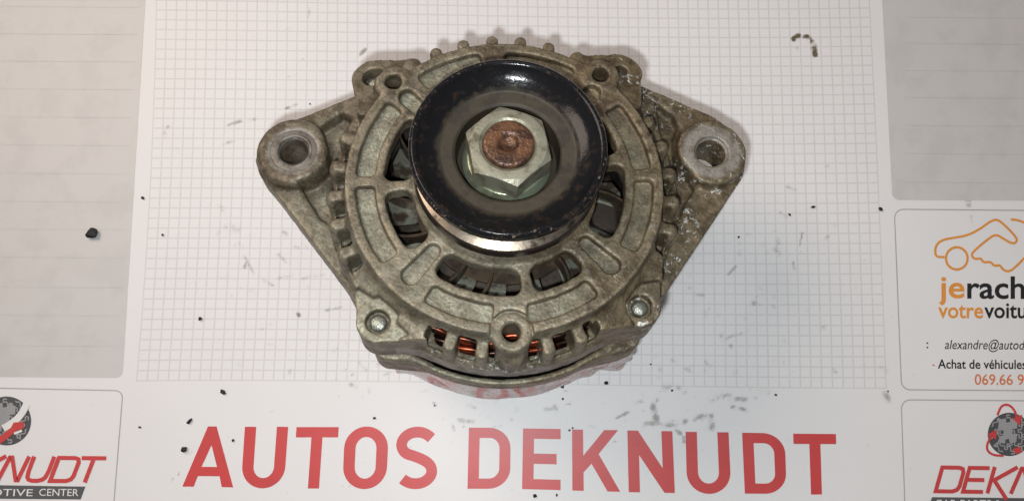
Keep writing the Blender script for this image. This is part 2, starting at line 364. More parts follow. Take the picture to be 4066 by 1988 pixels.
scatter(46, 540, 800, 430, 940, .12, .36, 2.0); scatter(14, 560, 900, 60, 330, .08, .3, 1.8); scatter(34, 780, 1050, 850, 1010, .12, .4, 1.8)
scatter(70, 1720, 2180, 560, 960, .10, .34, 2.4); scatter(40, 1100, 1800, 985, 1120, .14, .40, 1.4); scatter(14, 1600, 1900, 950, 1090, .12, .32, 1.6)
scatter(22, 2240, 2570, 20, 520, .06, .22, 2.2); scatter(40, 380, 1450, 980, 1250, .12, .45, .8); scatter(40, 1450, 2250, 1100, 1255, .08, .25, 1.0); scatter(18, 1750, 2180, 20, 500, .08, .3, 1.4); scatter(14, 20, 360, 150, 940, .05, .16, 1.6)

V = np.stack([PX, PY, 0 * PX], -1).reshape(-1, 3)
na, nb = PX.shape; ii, jj = np.meshgrid(np.arange(na - 1), np.arange(nb - 1), indexing='ij'); b0 = (ii * nb + jj).ravel()
Q = np.stack([b0, b0 + nb, b0 + nb + 1, b0 + 1], 1)
# paper sheet on a thin stack: a skirt of 4 mm closes it
sk = [(xs[0], ys[0]), (xs[-1], ys[0]), (xs[-1], ys[-1]), (xs[0], ys[-1])]
nV = len(V); V = np.vstack([V, [(x, y, 0.0) for x, y in sk], [(x, y, -.004) for x, y in sk]])
Q = np.vstack([Q, [(nV + i, nV + 4 + i, nV + 4 + (i + 1) % 4, nV + (i + 1) % 4) for i in range(4)], [(nV + 7, nV + 6, nV + 5, nV + 4)]])
me = mesh_np('desk_pad', V, Q, False)
cr = terms(V[:, 0], V[:, 1]) @ GC
for nm, arr in (('grid_col', cr[:, 0]), ('grid_row', cr[:, 1]), ('smear', np.r_[smear.ravel(), np.zeros(8)]), ('oil', np.r_[oil.ravel(), np.zeros(8)])):
    a = me.attributes.new(nm, 'FLOAT', 'POINT'); a.data.foreach_set('value', np.ascontiguousarray(arr, np.float32))
m, nt, b = mat('printed_paper'); N = NT(nt); ob = N.obj()
c_, r_ = N.attr('grid_col'), N.attr('grid_row')
def lines(x):
    t = N.math('ABSOLUTE', N.math('SUBTRACT', N.math('FRACT', N.math('ADD', x, .5)), .5)); return N.math('SUBTRACT', 1.0, N.ramp(t, .030, .105))
inside = N.math('MULTIPLY', N.math('MULTIPLY', N.math('GREATER_THAN', c_, -.05), N.math('LESS_THAN', c_, 71.05)), N.math('LESS_THAN', r_, 38.05))
g = N.math('MULTIPLY', N.math('MAXIMUM', lines(c_), lines(r_)), inside)
g = N.math('MULTIPLY', g, N.math('MULTIPLY_ADD', N.noise(160, 3, .6, ob), .5, .42))
paper = N.mix(N.noise(30, 3, .5, ob), (.775, .765, .755), (.745, .735, .728))
c = N.mix(N.math('MULTIPLY', g, .55), paper, (.45, .42, .41))
mp = N.n('ShaderNodeMapping'); N.l(ob, mp.inputs[0]); mp.inputs['Rotation'].default_value = (0, 0, .5); mp.inputs['Scale'].default_value = (1, 2.6, 1)
n1 = N.noise(620, 4, .7, mp.outputs[0], .7); n2 = N.noise(170, 2, .5, ob)
def smudge(a, k=1.3, al=.66): return N.math('MULTIPLY', N.ramp(N.math('MULTIPLY_ADD', N.math('SUBTRACT', n1, .5), k, N.attr(a)), .04, .80), N.math('MULTIPLY', N.ramp(N.attr(a), .0, .40), al))
def soft(a): return N.math('MULTIPLY', N.math('MULTIPLY', N.attr(a), .30), N.ramp(n2, .35, .6), clamp=True)
c = N.mix(soft('smear'), c, (.22, .21, .20))
c = N.mix(smudge('smear'), c, N.mix(N.ramp(n2, .4, .6), (.20, .195, .185), (.19, .165, .125)))
c = N.mix(smudge('oil', .6, .95), c, (.105, .078, .034))
spk = N.math('MULTIPLY', N.ramp(N.noise(520, 2, .5, ob), .755, .79), .5)
c = N.mix(spk, c, (.2, .19, .17))
N.l(c, b.inputs['Base Color']); b.inputs['Roughness'].default_value = .40; b.inputs['Specular IOR Level'].default_value = .35
N.l(N.bump(N.noise(9, 2, .5, ob), .10, .004), b.inputs['Normal'])
pad = link('desk_pad', me, m)
pad['label'] = 'white printed paper desk pad with squared grid under the alternator'; pad['category'] = 'desk pad'

tb = bmesh.new(); bmesh.ops.create_cube(tb, size=1); bmesh.ops.scale(tb, verts=tb.verts, vec=(.9, .7, .03)); bmesh.ops.translate(tb, verts=tb.verts, vec=(0, 0, -.0192))
me = bpy.data.meshes.new('table_top'); tb.to_mesh(me); tb.free(); t = link('table_top', me, M['table']); t['kind'] = 'structure'

# ------------------------------------------------------------------ print on the pad
LV = .00012
def sheet(name, pts, ink, z=1, faces=None, label=None):
    """flat print: polygon(s) given in photograph pixels"""
    P = [pad_src(*p) for p in pts]; V = [(x, y, LV * z) for x, y in P]
    F = faces or [tuple(range(len(V)))]
    me = pyd(name, V, F); bm = bmesh.new(); bm.from_mesh(me)
    bm.normal_update()
    for f in bm.faces:
        if f.normal.z < 0: f.normal_flip()
    bm.to_mesh(me); bm.free()
    o = link(name, me, M['ink_' + ink], pad)
    if label: o['label'] = label
    return o
def rrect(x0, y0, x1, y1, r, skew=0.0, dy=0.0, k=6):
    """rounded rectangle in pixels; x shifts by skew per pixel of y below y0, y by dy per pixel of x"""
    pts = []
    for cx, cy, a0 in ((x1 - r, y0 + r, -90), (x1 - r, y1 - r, 0), (x0 + r, y1 - r, 90), (x0 + r, y0 + r, 180)):
        for t in range(k + 1):
            a = (a0 + 90 * t / k) * D2R; pts.append((cx + r * math.cos(a), cy + r * math.sin(a)))
    return [(x + skew * (y - y0), y + dy * (x - x0)) for x, y in pts]
def ring(name, outer, width, ink, z=1):
    n = len(outer); c = np.array(outer); nx = np.roll(c, -1, 0) - np.roll(c, 1, 0); nx /= np.linalg.norm(nx, axis=1)[:, None]
    inner = c + np.stack([-nx[:, 1], nx[:, 0]], 1) * width
    return sheet(name, list(map(tuple, c)) + list(map(tuple, inner)), ink, z, [(i, (i + 1) % n, n + (i + 1) % n, n + i) for i in range(n)])
def sweep(name, pts, width, ink, z=1, closed=False, smooth=0, label=None, widths=None):
    P = [np.array(p, float) for p in pts]
    for _ in range(smooth):                     # corner cutting
        q = [] if closed else [P[0]]
        n = len(P)
        for i in range(n if closed else n - 1):
            a, b = P[i], P[(i + 1) % n]; q += [a * .75 + b * .25, a * .25 + b * .75]
        if not closed: q.append(P[-1])
        P = q
    P = np.array(P); n = len(P)
    L, R = [], []
    for i in range(n):
        a = P[(i - 1) % n] if (closed or i > 0) else P[i]; b = P[(i + 1) % n] if (closed or i < n - 1) else P[i]
        d0 = P[i] - a; d1 = b - P[i]
        t0 = d0 / (np.linalg.norm(d0) or 1); t1 = d1 / (np.linalg.norm(d1) or 1)
        t = t0 + t1; t /= (np.linalg.norm(t) or 1); nn = np.array([-t[1], t[0]])
        ref = t0 if np.linalg.norm(d0) > 0 else t1
        s = 1 / max(.45, abs(nn @ np.array([-ref[1], ref[0]])))
        L.append(P[i] + nn * width / 2 * s); R.append(P[i] - nn * width / 2 * s)
    V = L + R; F = [(i, (i + 1) % n, n + (i + 1) % n, n + i) for i in range(n if closed else n - 1)]
    return sheet(name, [tuple(v) for v in V], ink, z, F, label)

# grey note panels with ruled lines
lp = rrect(-340, -360, 490, 1499, 28, 0, 0)
lp = [(x + (-.0608 * (y - 1440) if x > 300 else 0), y - (.008 * (490 - x))) for x, y in lp]
sheet('grey_panel', lp, 'panel', 1, label='pale grey ruled note panel left of the grid')
for k, y in enumerate((29, 137, 245, 355, 466, 577, 689, 801, 911, 1022, 1140, 1252, 1372)):
    xr = 490 - .0608 * (y - 1440) - 22
    sheet('ruled_line', [(-330, y - 6), (xr, y), (xr, y + 3.0), (-330, y - 3)], 'pline', 2)
rp = rrect(3502, -360, 4420, 794, 28)
rp = [(x + (.0515 * (y - 0) if x < 3900 else 0), y + .005 * (x - 3502)) for x, y in rp]
sheet('grey_panel', rp, 'panel', 1, label='pale grey ruled note panel right of the grid')
for y in (68, 172, 279, 386, 497, 608, 722):
    sheet('ruled_line', [(3590, y), (4400, y + 6), (4400, y + 9), (3590, y + 3.0)], 'pline', 2)
# card outlines
lc = [(-330, 1533)] + [(458 + 28 * math.sin(a * D2R), 1577 - 28 * math.cos(a * D2R)) for a in range(0, 91, 15)] + [(453, 1988), (440, 2180)]
sweep('card_outline', lc, 4.2, 'line')
sweep('card_outline', [(4400, 838), (3586, 831)] + [(3586 - 34 * math.sin(a * D2R), 865 - 34 * math.cos(a * D2R)) for a in range(0, 91, 15)] + [(3578, 1508)] + [(3614 - 36 * math.cos(a * D2R), 1510 + 36 * math.sin(a * D2R)) for a in range(0, 91, 15)] + [(4400, 1552)], 4.2, 'line')
sweep('card_outline', [(4400, 1592), (3614, 1586)] + [(3614 - 35 * math.sin(a * D2R), 1621 - 35 * math.cos(a * D2R)) for a in range(0, 91, 15)] + [(3592, 1988), (3598, 2180)], 4.2, 'line')

# the big red letters
def quadmap(q, s):
    (a, b), (c, d), (e, f), (g, h) = [(x / 1.71733 + s[0], y / 1.71733 + s[1]) for x, y in q]     # TL TR BR BL
    def fn(x, y): return (((1 - x) * a + x * c) * y + ((1 - x) * g + x * e) * (1 - y), ((1 - x) * b + x * d) * y + ((1 - x) * h + x * f) * (1 - y))
    return fn
SX, SY = .262, .168
def arc(cx, cy, rx, ry, a0, a1, n=14): return [(cx + rx * math.cos(t * D2R), cy + ry * math.sin(t * D2R)) for t in np.linspace(a0, a1, n)]
def letter(ch, q, s, ink='red'):
    f = quadmap(q, s); hx, hy = SX, SY; yy = .355
    if ch == 'U':
        o = [(0, 1)] + arc(.5, yy, .5, yy, 180, 360, 26) + [(1, 1)]; i = [(hx, 1)] + arc(.5, yy, .5 - hx, yy - hy, 180, 360, 26) + [(1 - hx, 1)]
        cl = False
    elif ch == 'O':
        o = arc(.5, 1 - yy, .5, yy, 0, 180, 24) + arc(.5, yy, .5, yy, 180, 360, 24); i = arc(.5, 1 - yy, .5 - hx, yy - hy, 0, 180, 24) + arc(.5, yy, .5 - hx, yy - hy, 180, 360, 24); cl = True
    elif ch == 'D':
        o = [(0, 0)] + arc(.48, .34, .52, .34, -90, 0, 14) + arc(.48, .66, .52, .34, 0, 90, 14) + [(0, 1)]
        i = [(hx, hy)] + arc(.5, .34, .5 - hx, .34 - hy, -90, 0, 14) + arc(.5, .66, .5 - hx, .34 - hy, 0, 90, 14) + [(hx, 1 - hy)]; cl = True
    elif ch == 'A':
        o = [(0, 0), (.222, 0), (.308, .178), (.732, .178), (.775, 0), (1, 0), (.675, 1), (.505, 1)]
        P = [f(*p) for p in o + [(.38, .332), (.682, .332), (.574, .69)]]
        return sheet('letter', P, ink, 1, [(0, 1, 2, 8), (2, 3, 9, 8), (3, 4, 5, 9), (5, 6, 10, 9), (6, 7, 10), (7, 0, 8, 10)])
    elif ch == 'S':
        cx = [(.95, .83)] ; c = arc(.52, .71, .375, .205, 30, 200, 16) + arc(.52, .715, .375, .20, 215, 235, 4)
        c += [(.45, .535), (.60, .495)] + arc(.50, .285, .375, .205, 52, -30, 9) + arc(.50, .285, .375, .201, -45, -143, 12)
        c = [np.array([x * .70, y]) for x, y in c]
        P = np.array(c)
        for _ in range(2): P[1:-1] = (P[:-2] + 2 * P[1:-1] + P[2:]) / 4
        t = np.gradient(P, axis=0); t /= np.linalg.norm(t, axis=1)[:, None]; nn = np.stack([-t[:, 1], t[:, 0]], 1)
        o = [(x / .70, y) for x, y in P + nn * .087]; i = [(x / .70, y) for x, y in P - nn * .087]; cl = False
    else:
        if ch == 'T': o = [(.5 - .131, 0), (.5 + .131, 0), (.5 + .131, 1 - hy), (1, 1 - hy), (1, 1), (0, 1), (0, 1 - hy), (.5 - .131, 1 - hy)]
        elif ch == 'E': o = [(0, 0), (1, 0), (1, .17), (.295, .17), (.295, .42), (.895, .42), (.895, .59), (.295, .59), (.295, .832), (1, .832), (1, 1), (0, 1)]
        elif ch == 'K': o = [(0, 0), (.238, 0), (.238, .30), (.41, .445), (.735, 0), (1, 0), (.565, .605), (1, 1), (.70, 1), (.238, .575), (.238, 1), (0, 1)]
        elif ch == 'N': o = [(0, 0), (.246, 0), (.246, .605), (.775, 0), (1, 0), (1, 1), (.755, 1), (.755, .40), (.235, 1), (0, 1)]
        return sheet('letter', [f(*p) for p in o], ink, 1)
    n = len(o)
    return sheet('letter', [f(*p) for p in o + i], ink, 1, [(k, (k + 1) % n, n + (k + 1) % n, n + k) for k in range(n if cl else n - 1)])
La, Lb = (600, 1600), (2000, 1600)
for ch, q, s in [('A', [(213, 156), (560, 157), (560, 571), (213, 566)], La), ('U', [(640, 159), (935, 159), (905, 578), (612, 578)], La), ('T', [(992, 161), (1280, 161), (1252, 579), (962, 579)], La),
                 ('O', [(1322, 157), (1622, 157), (1602, 583), (1304, 583)], La), ('S', [(1668, 157), (1958, 157), (1950, 583), (1652, 583)], La), ('D', [(2167, 165), (2452, 165), (2448, 581), (2157, 581)], La),
                 ('E', [(132, 170), (388, 174), (388, 590), (125, 583)], Lb), ('K', [(466, 177), (780, 182), (795, 602), (468, 593)], Lb), ('N', [(843, 184), (1150, 189), (1167, 610), (852, 604)], Lb),
                 ('U', [(1240, 193), (1533, 197), (1552, 616), (1250, 616)], Lb), ('D', [(1625, 199), (1915, 205), (1930, 616), (1644, 614)], Lb), ('T', [(1973, 206), (2265, 208), (2275, 620), (1990, 620)], Lb)]:
    letter(ch, q, s)

# small type
def text(body, x0, x1, ybase, cap, ink, z=1, bold=0.0, shear=0.0, skew=0.0, ydrop=0.0):
    """one printed word from x0 to x1 px, baseline ybase, capital height cap px"""
    cu = bpy.data.curves.new('word', 'FONT'); cu.body = body; cu.offset = bold; cu.shear = shear; cu.size = 1; cu.resolution_u = 4
    o = bpy.data.objects.new('tmp', cu); COL.objects.link(o); dg = bpy.context.evaluated_depsgraph_get()
    me = bpy.data.meshes.new_from_object(o.evaluated_get(dg)); bpy.data.objects.remove(o)
    v = np.zeros(len(me.vertices) * 3); me.vertices.foreach_get('co', v); v = v.reshape(-1, 3)
    a, b_ = v[:, 0].min(), v[:, 0].max()
    X = x0 + (v[:, 0] - a) / (b_ - a) * (x1 - x0); Y = ybase - v[:, 1] / .72 * cap + ydrop * (X - x0); X = X + skew * (ybase - Y)
    P = np.array([pad_src(x, y) for x, y in zip(X, Y)]); W = np.c_[P, np.full(len(P), LV * z)]
    me.vertices.foreach_set('co', W.ravel().astype(np.float32)); me.update()
    return link('word', me, M['ink_' + ink], pad)
def R(x, y): return (3300 + x / .9777, 700 + y / .9777)
def tR(body, x0, x1, yb, cap, ink, **k):
    (X0, Y0), (X1, _) = R(x0, yb), R(x1, yb); return text(body, X0, X1, Y0, cap / .9777, ink, ydrop=.006, **k)
tR('je', 417, 518, 470, 88, 'orange', bold=.017)
tR('rach', 528, 752, 472, 88, 'black', bold=.017)
tR('votre', 415, 590, 548, 62, 'orange', bold=.017)
tR('voitu', 594, 757, 548, 62, 'black', bold=.017)
tR(':', 370, 377, 666, 36, 'black', bold=.01)
tR('alexandre@autod', 441, 752, 669, 37, 'black', shear=.2, bold=.004)
tR('-', 393, 402, 742, 34, 'phone', bold=.01)
tR('Achat de véhicules', 414, 757, 744, 36, 'black', bold=.016)
tR('069.66 9', 557, 748, 807, 42, 'phone', bold=.010)
# orange car drawn with one line that turns into a handshake
sweep('logo_line', [R(*p) for p in [(440, 313), (412, 313), (403, 300), (406, 268), (430, 246), (480, 238), (530, 229), (580, 203), (612, 178), (640, 166), (662, 178), (722, 238), (718, 258), (700, 260), (672, 244), (640, 224), (610, 242), (560, 284), (543, 304), (556, 322), (582, 317), (590, 335), (618, 330), (634, 349), (655, 343), (666, 362), (690, 371), (718, 350), (760, 306)]], 9.2, 'orange', 1, smooth=2)
sweep('logo_line', [R(*p) for p in [(697, 167), (726, 170), (760, 184)]], 9.2, 'orange', 1, smooth=1)
sweep('logo_line', [R(487 + 42 * math.cos(t), 318 + 43 * math.sin(t)) for t in np.linspace(0, 2 * np.pi, 40)[:-1]], 9.2, 'orange', 2, closed=True)

# red italic word marks made of one-width strokes, with a dark bar under them
def wordmark(f, wd, lean=.36):
    """letters D E K N U D T in a unit frame: x 0..7, y 0..1"""
    L = {'D': [[(0, 0), (0, 1), (.66, 1), (.80, .95), (.86, .80), (.86, .22), (.80, .07), (.64, 0)]], 'E': [[(.82, 1), (.05, 1), (.05, 0), (.82, 0)], [(.1, .5), (.74, .5)]], 'K': [[(0, 1.06), (0, -.06)], [(.88, 1.06), (.12, .5), (.80, -.30)]],
         'N': [[(-.10, -.06), (.05, 1.0), (.14, 1.0), (.62, .02), (.70, 0.02), (.80, 1.06)]], 'U': [[(0, 1.06), (0, .2), (.16, 0), (.62, 0), (.80, .2), (.80, 1.06)]], 'T': [[(-.04, 1), (.94, 1)], [(.45, .97), (.45, -.06)]]}
    for k, ch in enumerate('DEKNUDT'):
        for j, st in enumerate(L[ch]):
            sweep('letter', [f(k + x, y) for x, y in st], wd, 'red', 2 + .35 * j, smooth=1 if ch == 'U' else 0, closed=ch == 'D')
Fr = lambda x, y: R(405 + x * 101 + y * 26, 1220 - 92 * y + x * 1.5)
wordmark(Fr, 16)
Lc = lambda x, y: (x / 2.141, 1400 + y / 2.141)
Fl = lambda x, y: Lc(640 - 6 * 213 + x * 213 + y * 75 - (10 if x > 5.9 else 0), 1078 - 195 * y + x * 1.5)
wordmark(Fl, 16.5)
sheet('logo_bar', [Lc(-640, 1112), Lc(728, 1134), Lc(686, 1243), Lc(-690, 1232)], 'grey', 1)
text('AUTOMOTIVE', *[v / 2.141 for v in (-560, 283)], 1400 + 1208 / 2.141, 62 / 2.141, 'white', z=2, shear=.06, ydrop=.008)
text('CENTER', *[v / 2.141 for v in (336, 668)], 1400 + 1211 / 2.141, 62 / 2.141, 'white', z=2, shear=.06, ydrop=.008)
sheet('logo_bar', [R(391, 1243), R(1060, 1250), R(1050, 1300), R(377, 1292)], 'grey', 1)
tR('CAR PARTS &', 403, 660, 1284, 33, 'white', z=2)
# jigsaw globes
def globe(cx, cy, r, name='logo_globe'):
    sheet(name, [(cx + r * math.cos(t), cy + r * math.sin(t)) for t in np.linspace(0, 2 * np.pi, 49)[:-1]], 'globe', 1)
    piece = [(-.45, -.62), (-.12, -.70), (-.10, -.50), (.10, -.48), (.14, -.68), (.42, -.55), (.40, -.22), (.18, -.20), (.16, .02), (.40, .06), (.36, .40), (.06, .44), (.02, .26), (-.14, .28), (-.16, .48), (-.44, .42), (-.42, .12), (-.24, .10), (-.22, -.12), (-.46, -.16)]
    sheet('logo_piece', [(cx + (x - .05) * r, cy + (y - .05) * r) for x, y in piece], 'silver', 1.6)
    def puzzle(y, s, vert):
        p = []
        for k in range(-3, 3):
            x0 = k * .333
            for a, b_ in ((0, 0), (.10, .015), (.12, .09), (.08, .14), (.167, .19), (.25, .14), (.21, .09), (.23, .015), (.333, 0)):
                p.append((x0 + a, y + b_ * (s if k % 2 else -s)))
        q = []
        for x, yy in p:
            if x * x + yy * yy < .93: q.append((cx + (yy if vert else x) * r, cy + (x if vert else yy) * r))
        if len(q) > 2: sweep('logo_line', q, r * .045, 'globe2', 2.2 + .2 * vert + .05 * abs(y), smooth=1)
    for y in (-.55, 0, .52):
        puzzle(y, 1, 0); puzzle(y + .04, -1, 1)
gcx, gcy = Lc(58, 577); globe(gcx, gcy, 97)
sweep('logo_line', [Lc(230, 430), Lc(200, 500), Lc(150, 560), Lc(100, 600), Lc(30, 640)], 27, 'white', 3.2, smooth=2)
sweep('logo_arrow', [Lc(-150, 790), Lc(-40, 770), Lc(40, 715), Lc(130, 640)], 24, 'red', 3.6, smooth=2)
sheet('logo_arrow', [Lc(120, 590), Lc(206, 584), Lc(206, 640), Lc(110, 668), Lc(98, 632)], 'red', 4.2)
sheet('logo_line', [Lc(122, 675), Lc(190, 650), Lc(194, 668), Lc(128, 694)], 'white', 4.0)
gcx, gcy = R(692, 1000); globe(gcx, gcy, 86)
sweep('logo_arrow', [R(644, 925), R(658, 890), R(682, 882), R(708, 900), R(722, 940)], 9, 'red', 3.2, smooth=2)
sheet('logo_arrow', [R(702, 938), R(740, 924), R(732, 966)], 'red', 3.6)
sweep('logo_arrow', [R(668, 1083), R(625, 1080), R(602, 1060), R(606, 1030), R(626, 1000)], 9, 'red', 3.2, smooth=2)
sheet('logo_arrow', [R(604, 1000), R(640, 982), R(640, 1020)], 'red', 3.6)
sheet('logo_arrow', [R(702, 1056), R(732, 1048), R(740, 1068), R(716, 1076)], 'red', 3.6)

# ------------------------------------------------------------------ the alternator
alt = bpy.data.objects.new('alternator', None); COL.objects.link(alt)
alt.matrix_world = Matrix.Translation(Vector(OA * .001)) @ Matrix(RA.tolist()).to_4x4()
alt.empty_display_size = .03
alt['label'] = 'dirty cast aluminium car alternator with black belt pulley and two mounting ears'; alt['category'] = 'alternator'

LUG = [-131, -41, 49, 138.5]; LUGR = [66.5, 65.2, 68.0, 67.5]; LUGW = [91, 92, 95, 95]
TOPR = [64, 74.5, 85, 95.5, 106, 116.5, 127]; LEFTR = [162, 173, 184, 194.5, 205]; RIGHTR = [29, 18.5, 8, -2.5, -13]; BOTR = [-107, -96.5, -86, -75, -64]
EARS = [(loc(738, 378, 80), 80.0, 14.6), (loc(1790, 381, 82), 82.0, 13.9)]
v = Vol((-101, -78, 50), (101, 80, 107), .55)
W0 = 103.0
shell = [(11, 96), (11, 106), (30.0, 106), (32.6, 103), (57.1, W0), (57.9, 98.0), (62.2, 85.0), (64.6, 82.4), (64.6, 71.5), (60.6, 71.5), (60.2, 83), (54.5, 95.5), (33, 96.5)]
v.op(revolve(shell, v), ALL, 'add', 0)
pk2 = []                                        # pocket outlines, kept for the bare-metal mask
# ribs between the side vents
for grp in (TOPR, LEFTR, RIGHTR, BOTR):
    for a in grp:
        p, q = pol(53, a), pol(60.9 if grp is TOPR else 62.2, a)
        wt = 99.6 if grp is TOPR else (96.5 if grp is BOTR else 95.0)
        if a == -86: continue
        f = lambda X, Y, Z, p=p, q=q, wt=wt, a=a: inter(capsule2(X, Y, p, q, 2.0, 2.35), zslab(Z, 76, wt), 1.3)
        v.op(f, ((min(p[0], q[0]) - 6, max(p[0], q[0]) + 6), (min(p[1], q[1]) - 6, max(p[1], q[1]) + 6), (70, 104)), 'add', 1.2)
# mounting ears with their webs
BR = [[loc(*p, 77) for p in ((915, 205), (893, 233), (742, 293), (700, 340), (640, 395), (652, 432), (905, 765), (960, 790), (1050, 700), (1000, 300))],
      [loc(*p, 78) for p in ((1590, 190), (1602, 205), (1802, 291), (1850, 330), (1878, 400), (1870, 442), (1672, 742), (1600, 770), (1520, 640), (1540, 300))]]
for s, (pts, (c, we, re)) in enumerate(zip(BR, EARS)):
    f = lambda X, Y, Z, pts=pts, s=s: inter(poly2(X, Y, pts), zslab(Z, 63, (75.2, 77)[s]), 1.2)
    hole = lambda X, Y, Z: 60.2 - np.hypot(X, Y)
    g = lambda X, Y, Z, f=f: np.maximum(f(X, Y, Z), hole(X, Y, Z) + 0 * Z)
    v.op(g, polybb(pts, 60, 80, 5), 'add', 1.2)
    v.op(cyl(*c, re, (54, 63)[s], we, (2.8, 1.3)[s]), cylbb(*c, re, 52, we, 6), 'add', 2.2)
PK = [[(806, 322), (862, 286), (884, 300), (872, 335), (848, 400), (838, 480), (836, 545), (828, 566), (806, 552), (776, 505), (758, 470), (795, 455), (824, 425), (829, 390), (818, 350)],
      [(1648, 268), (1690, 300), (1700, 325), (1690, 360), (1692, 410), (1730, 455), (1745, 480), (1720, 520), (1704, 560), (1694, 560), (1700, 480), (1680, 400), (1655, 330)]]
PKL = []
for s, P in enumerate(PK):
    pts = [loc(*p, 74) for p in P]; PKL.append(pts); dep = (68.6, 72.4)[s]
    f = lambda X, Y, Z, pts=pts, dep=dep: inter(poly2(X, Y, pts), zslab(Z, dep, 110), 1.4)
    g = lambda X, Y, Z, f=f: np.maximum(f(X, Y, Z), 66.2 - np.hypot(X, Y))
    v.op(f if s == 0 else g, polybb(pts, dep, 84, 4), 'cut', 2.2)
for s in (0, 1):                                # ribs again where the web was cut away
    for a in (LEFTR, RIGHTR)[s]:
        p, q = pol(55, a), pol(62.2, a)
        v.op(lambda X, Y, Z, p=p, q=q: inter(capsule2(X, Y, p, q, 2.2, 3.1), zslab(Z, 68, 93.5), 1.8), ((min(p[0], q[0]) - 6, max(p[0], q[0]) + 6), (min(p[1], q[1]) - 6, max(p[1], q[1]) + 6), (66, 98)), 'add', 1.6)
# corner lugs
for k, (a, r, wt) in enumerate(zip(LUG, LUGR, LUGW)):
    c = pol(r, a); q = pol(50, a)
    half = 15 if k < 2 else 12.5
    e1, e2 = pol(60.5, a - half), pol(60.5, a + half); b1, b2 = pol(52, a - half - 3), pol(52, a + half + 3)
    f = lambda X, Y, Z, c=c, e1=e1, e2=e2, R0=(7.6, 7.4, 8.6, 8.6)[k]: np.minimum(capsule2(X, Y, c, e1, R0, 3), capsule2(X, Y, c, e2, R0, 3))
    poly = [c, e1, b1, b2, e2]
    if k in (1, 0): poly = poly[::-1]
    g = lambda X, Y, Z, f=f, poly=poly, wt=wt: inter(np.minimum(f(X, Y, Z), poly2(X, Y, poly)), zslab(Z, 71.5, wt + (6 if True else 0)) + 0 * X, 1.5)
    # top falls outward
    slope = lambda X, Y, Z, g=g, a=a, wt=wt: np.maximum(g(X, Y, Z), ((X * math.cos(a * D2R) + Y * math.sin(a * D2R) - 58) * .32 + Z - (wt + 4.5)) * .95)
    bb = ((min(c[0], b1[0], b2[0], e1[0], e2[0]) - 12, max(c[0], b1[0], b2[0], e1[0], e2[0]) + 12), (min(c[1], b1[1], b2[1], e1[1], e2[1]) - 12, max(c[1], b1[1], b2[1], e1[1], e2[1]) + 12), (68, 106))
    inner = lambda X, Y, Z, slope=slope: np.maximum(slope(X, Y, Z), 56.5 - np.hypot(X, Y))
    v.op(inner, bb, 'add', 1.8)
# stud bosses
STUD = [(-87, 55.8, 102.2), (137.5, 57.2, 103.4), (51.5, 57.0, 103.4)]
for a, r, wt in STUD:
    c = pol(r, a); v.op(cyl(*c, 7.2, 84, wt, 1.6), cylbb(*c, 7.2, 84, wt, 5), 'add', 2.0)
c = pol(61.5, -86.5); v.op(lambda X, Y, Z: inter(capsule2(X, Y, pol(55, -86.5), c, 6.2, 4.0), zslab(Z, 78, 94), 2.4), ((-6, 14), (-70, -48), (74, 100)), 'add', 2.0)
# spot faces round the bolts: rough polygons, and a round one on the lower stud boss
SPOT = [[(125, 480), (215, 540), (258, 532), (362, 620), (382, 655), (366, 692), (445, 775), (300, 860), (120, 860), (40, 700), (60, 520)],
        [(1835, 612), (1842, 560), (1935, 448), (2060, 430), (2150, 560), (2100, 760), (1930, 800), (1890, 700)]]
SPOTL = []
for k in (0, 1):
    pts = [loc((1350 + x / 1.6267) / VS, (854 + y / 1.6267) / VS, LUGW[k]) for x, y in SPOT[k]]; SPOTL.append(pts)
    v.op(extr(pts, LUGW[k], 120, .5), polybb(pts, LUGW[k], 108), 'cut', .7)
c = pol(STUD[0][1], STUD[0][0]); v.op(cyl(*c, 7.4, 100.9, 120, .3), cylbb(*c, 7.4, 100.9, 106), 'cut', .7)
v.op(lambda X, Y, Z: inter(np.abs(np.hypot(X - c[0], Y - c[1]) - 5.2) - 1.4, zslab(Z, 96, 101.35), .4), cylbb(*c, 7, 98, 104), 'add', .4)
# side vents between ribs
def between(lst):
    s = sorted(lst); return [(x, y) for x, y in zip(s[:-1], s[1:])]
VENT = between(TOPR) + between(LEFTR) + between(RIGHTR) + [(-117, -107), (-107, -96.5), (-96.5, -86), (-86, -75), (-75, -64), (-64, -54.5), (205, 214.5), (-23, -13)]
for a0, a1 in VENT:
    A, B = a0 + 2.1, a1 - 2.1
    if a1 == -86: B = -92.3
    if a0 == -86: A = -81.0
    if a0 == -117: A = -116
    m = (A + B) / 2; c = pol(58, m)
    v.op(lambda X, Y, Z, A=A, B=B: inter(arcbox2(X, Y, 53.0, 62.6, A, B, 1.3), zslab(Z, 82.6, 96.6), 1.0), cylbb(*c, 12, 84, 98), 'cut', .5)
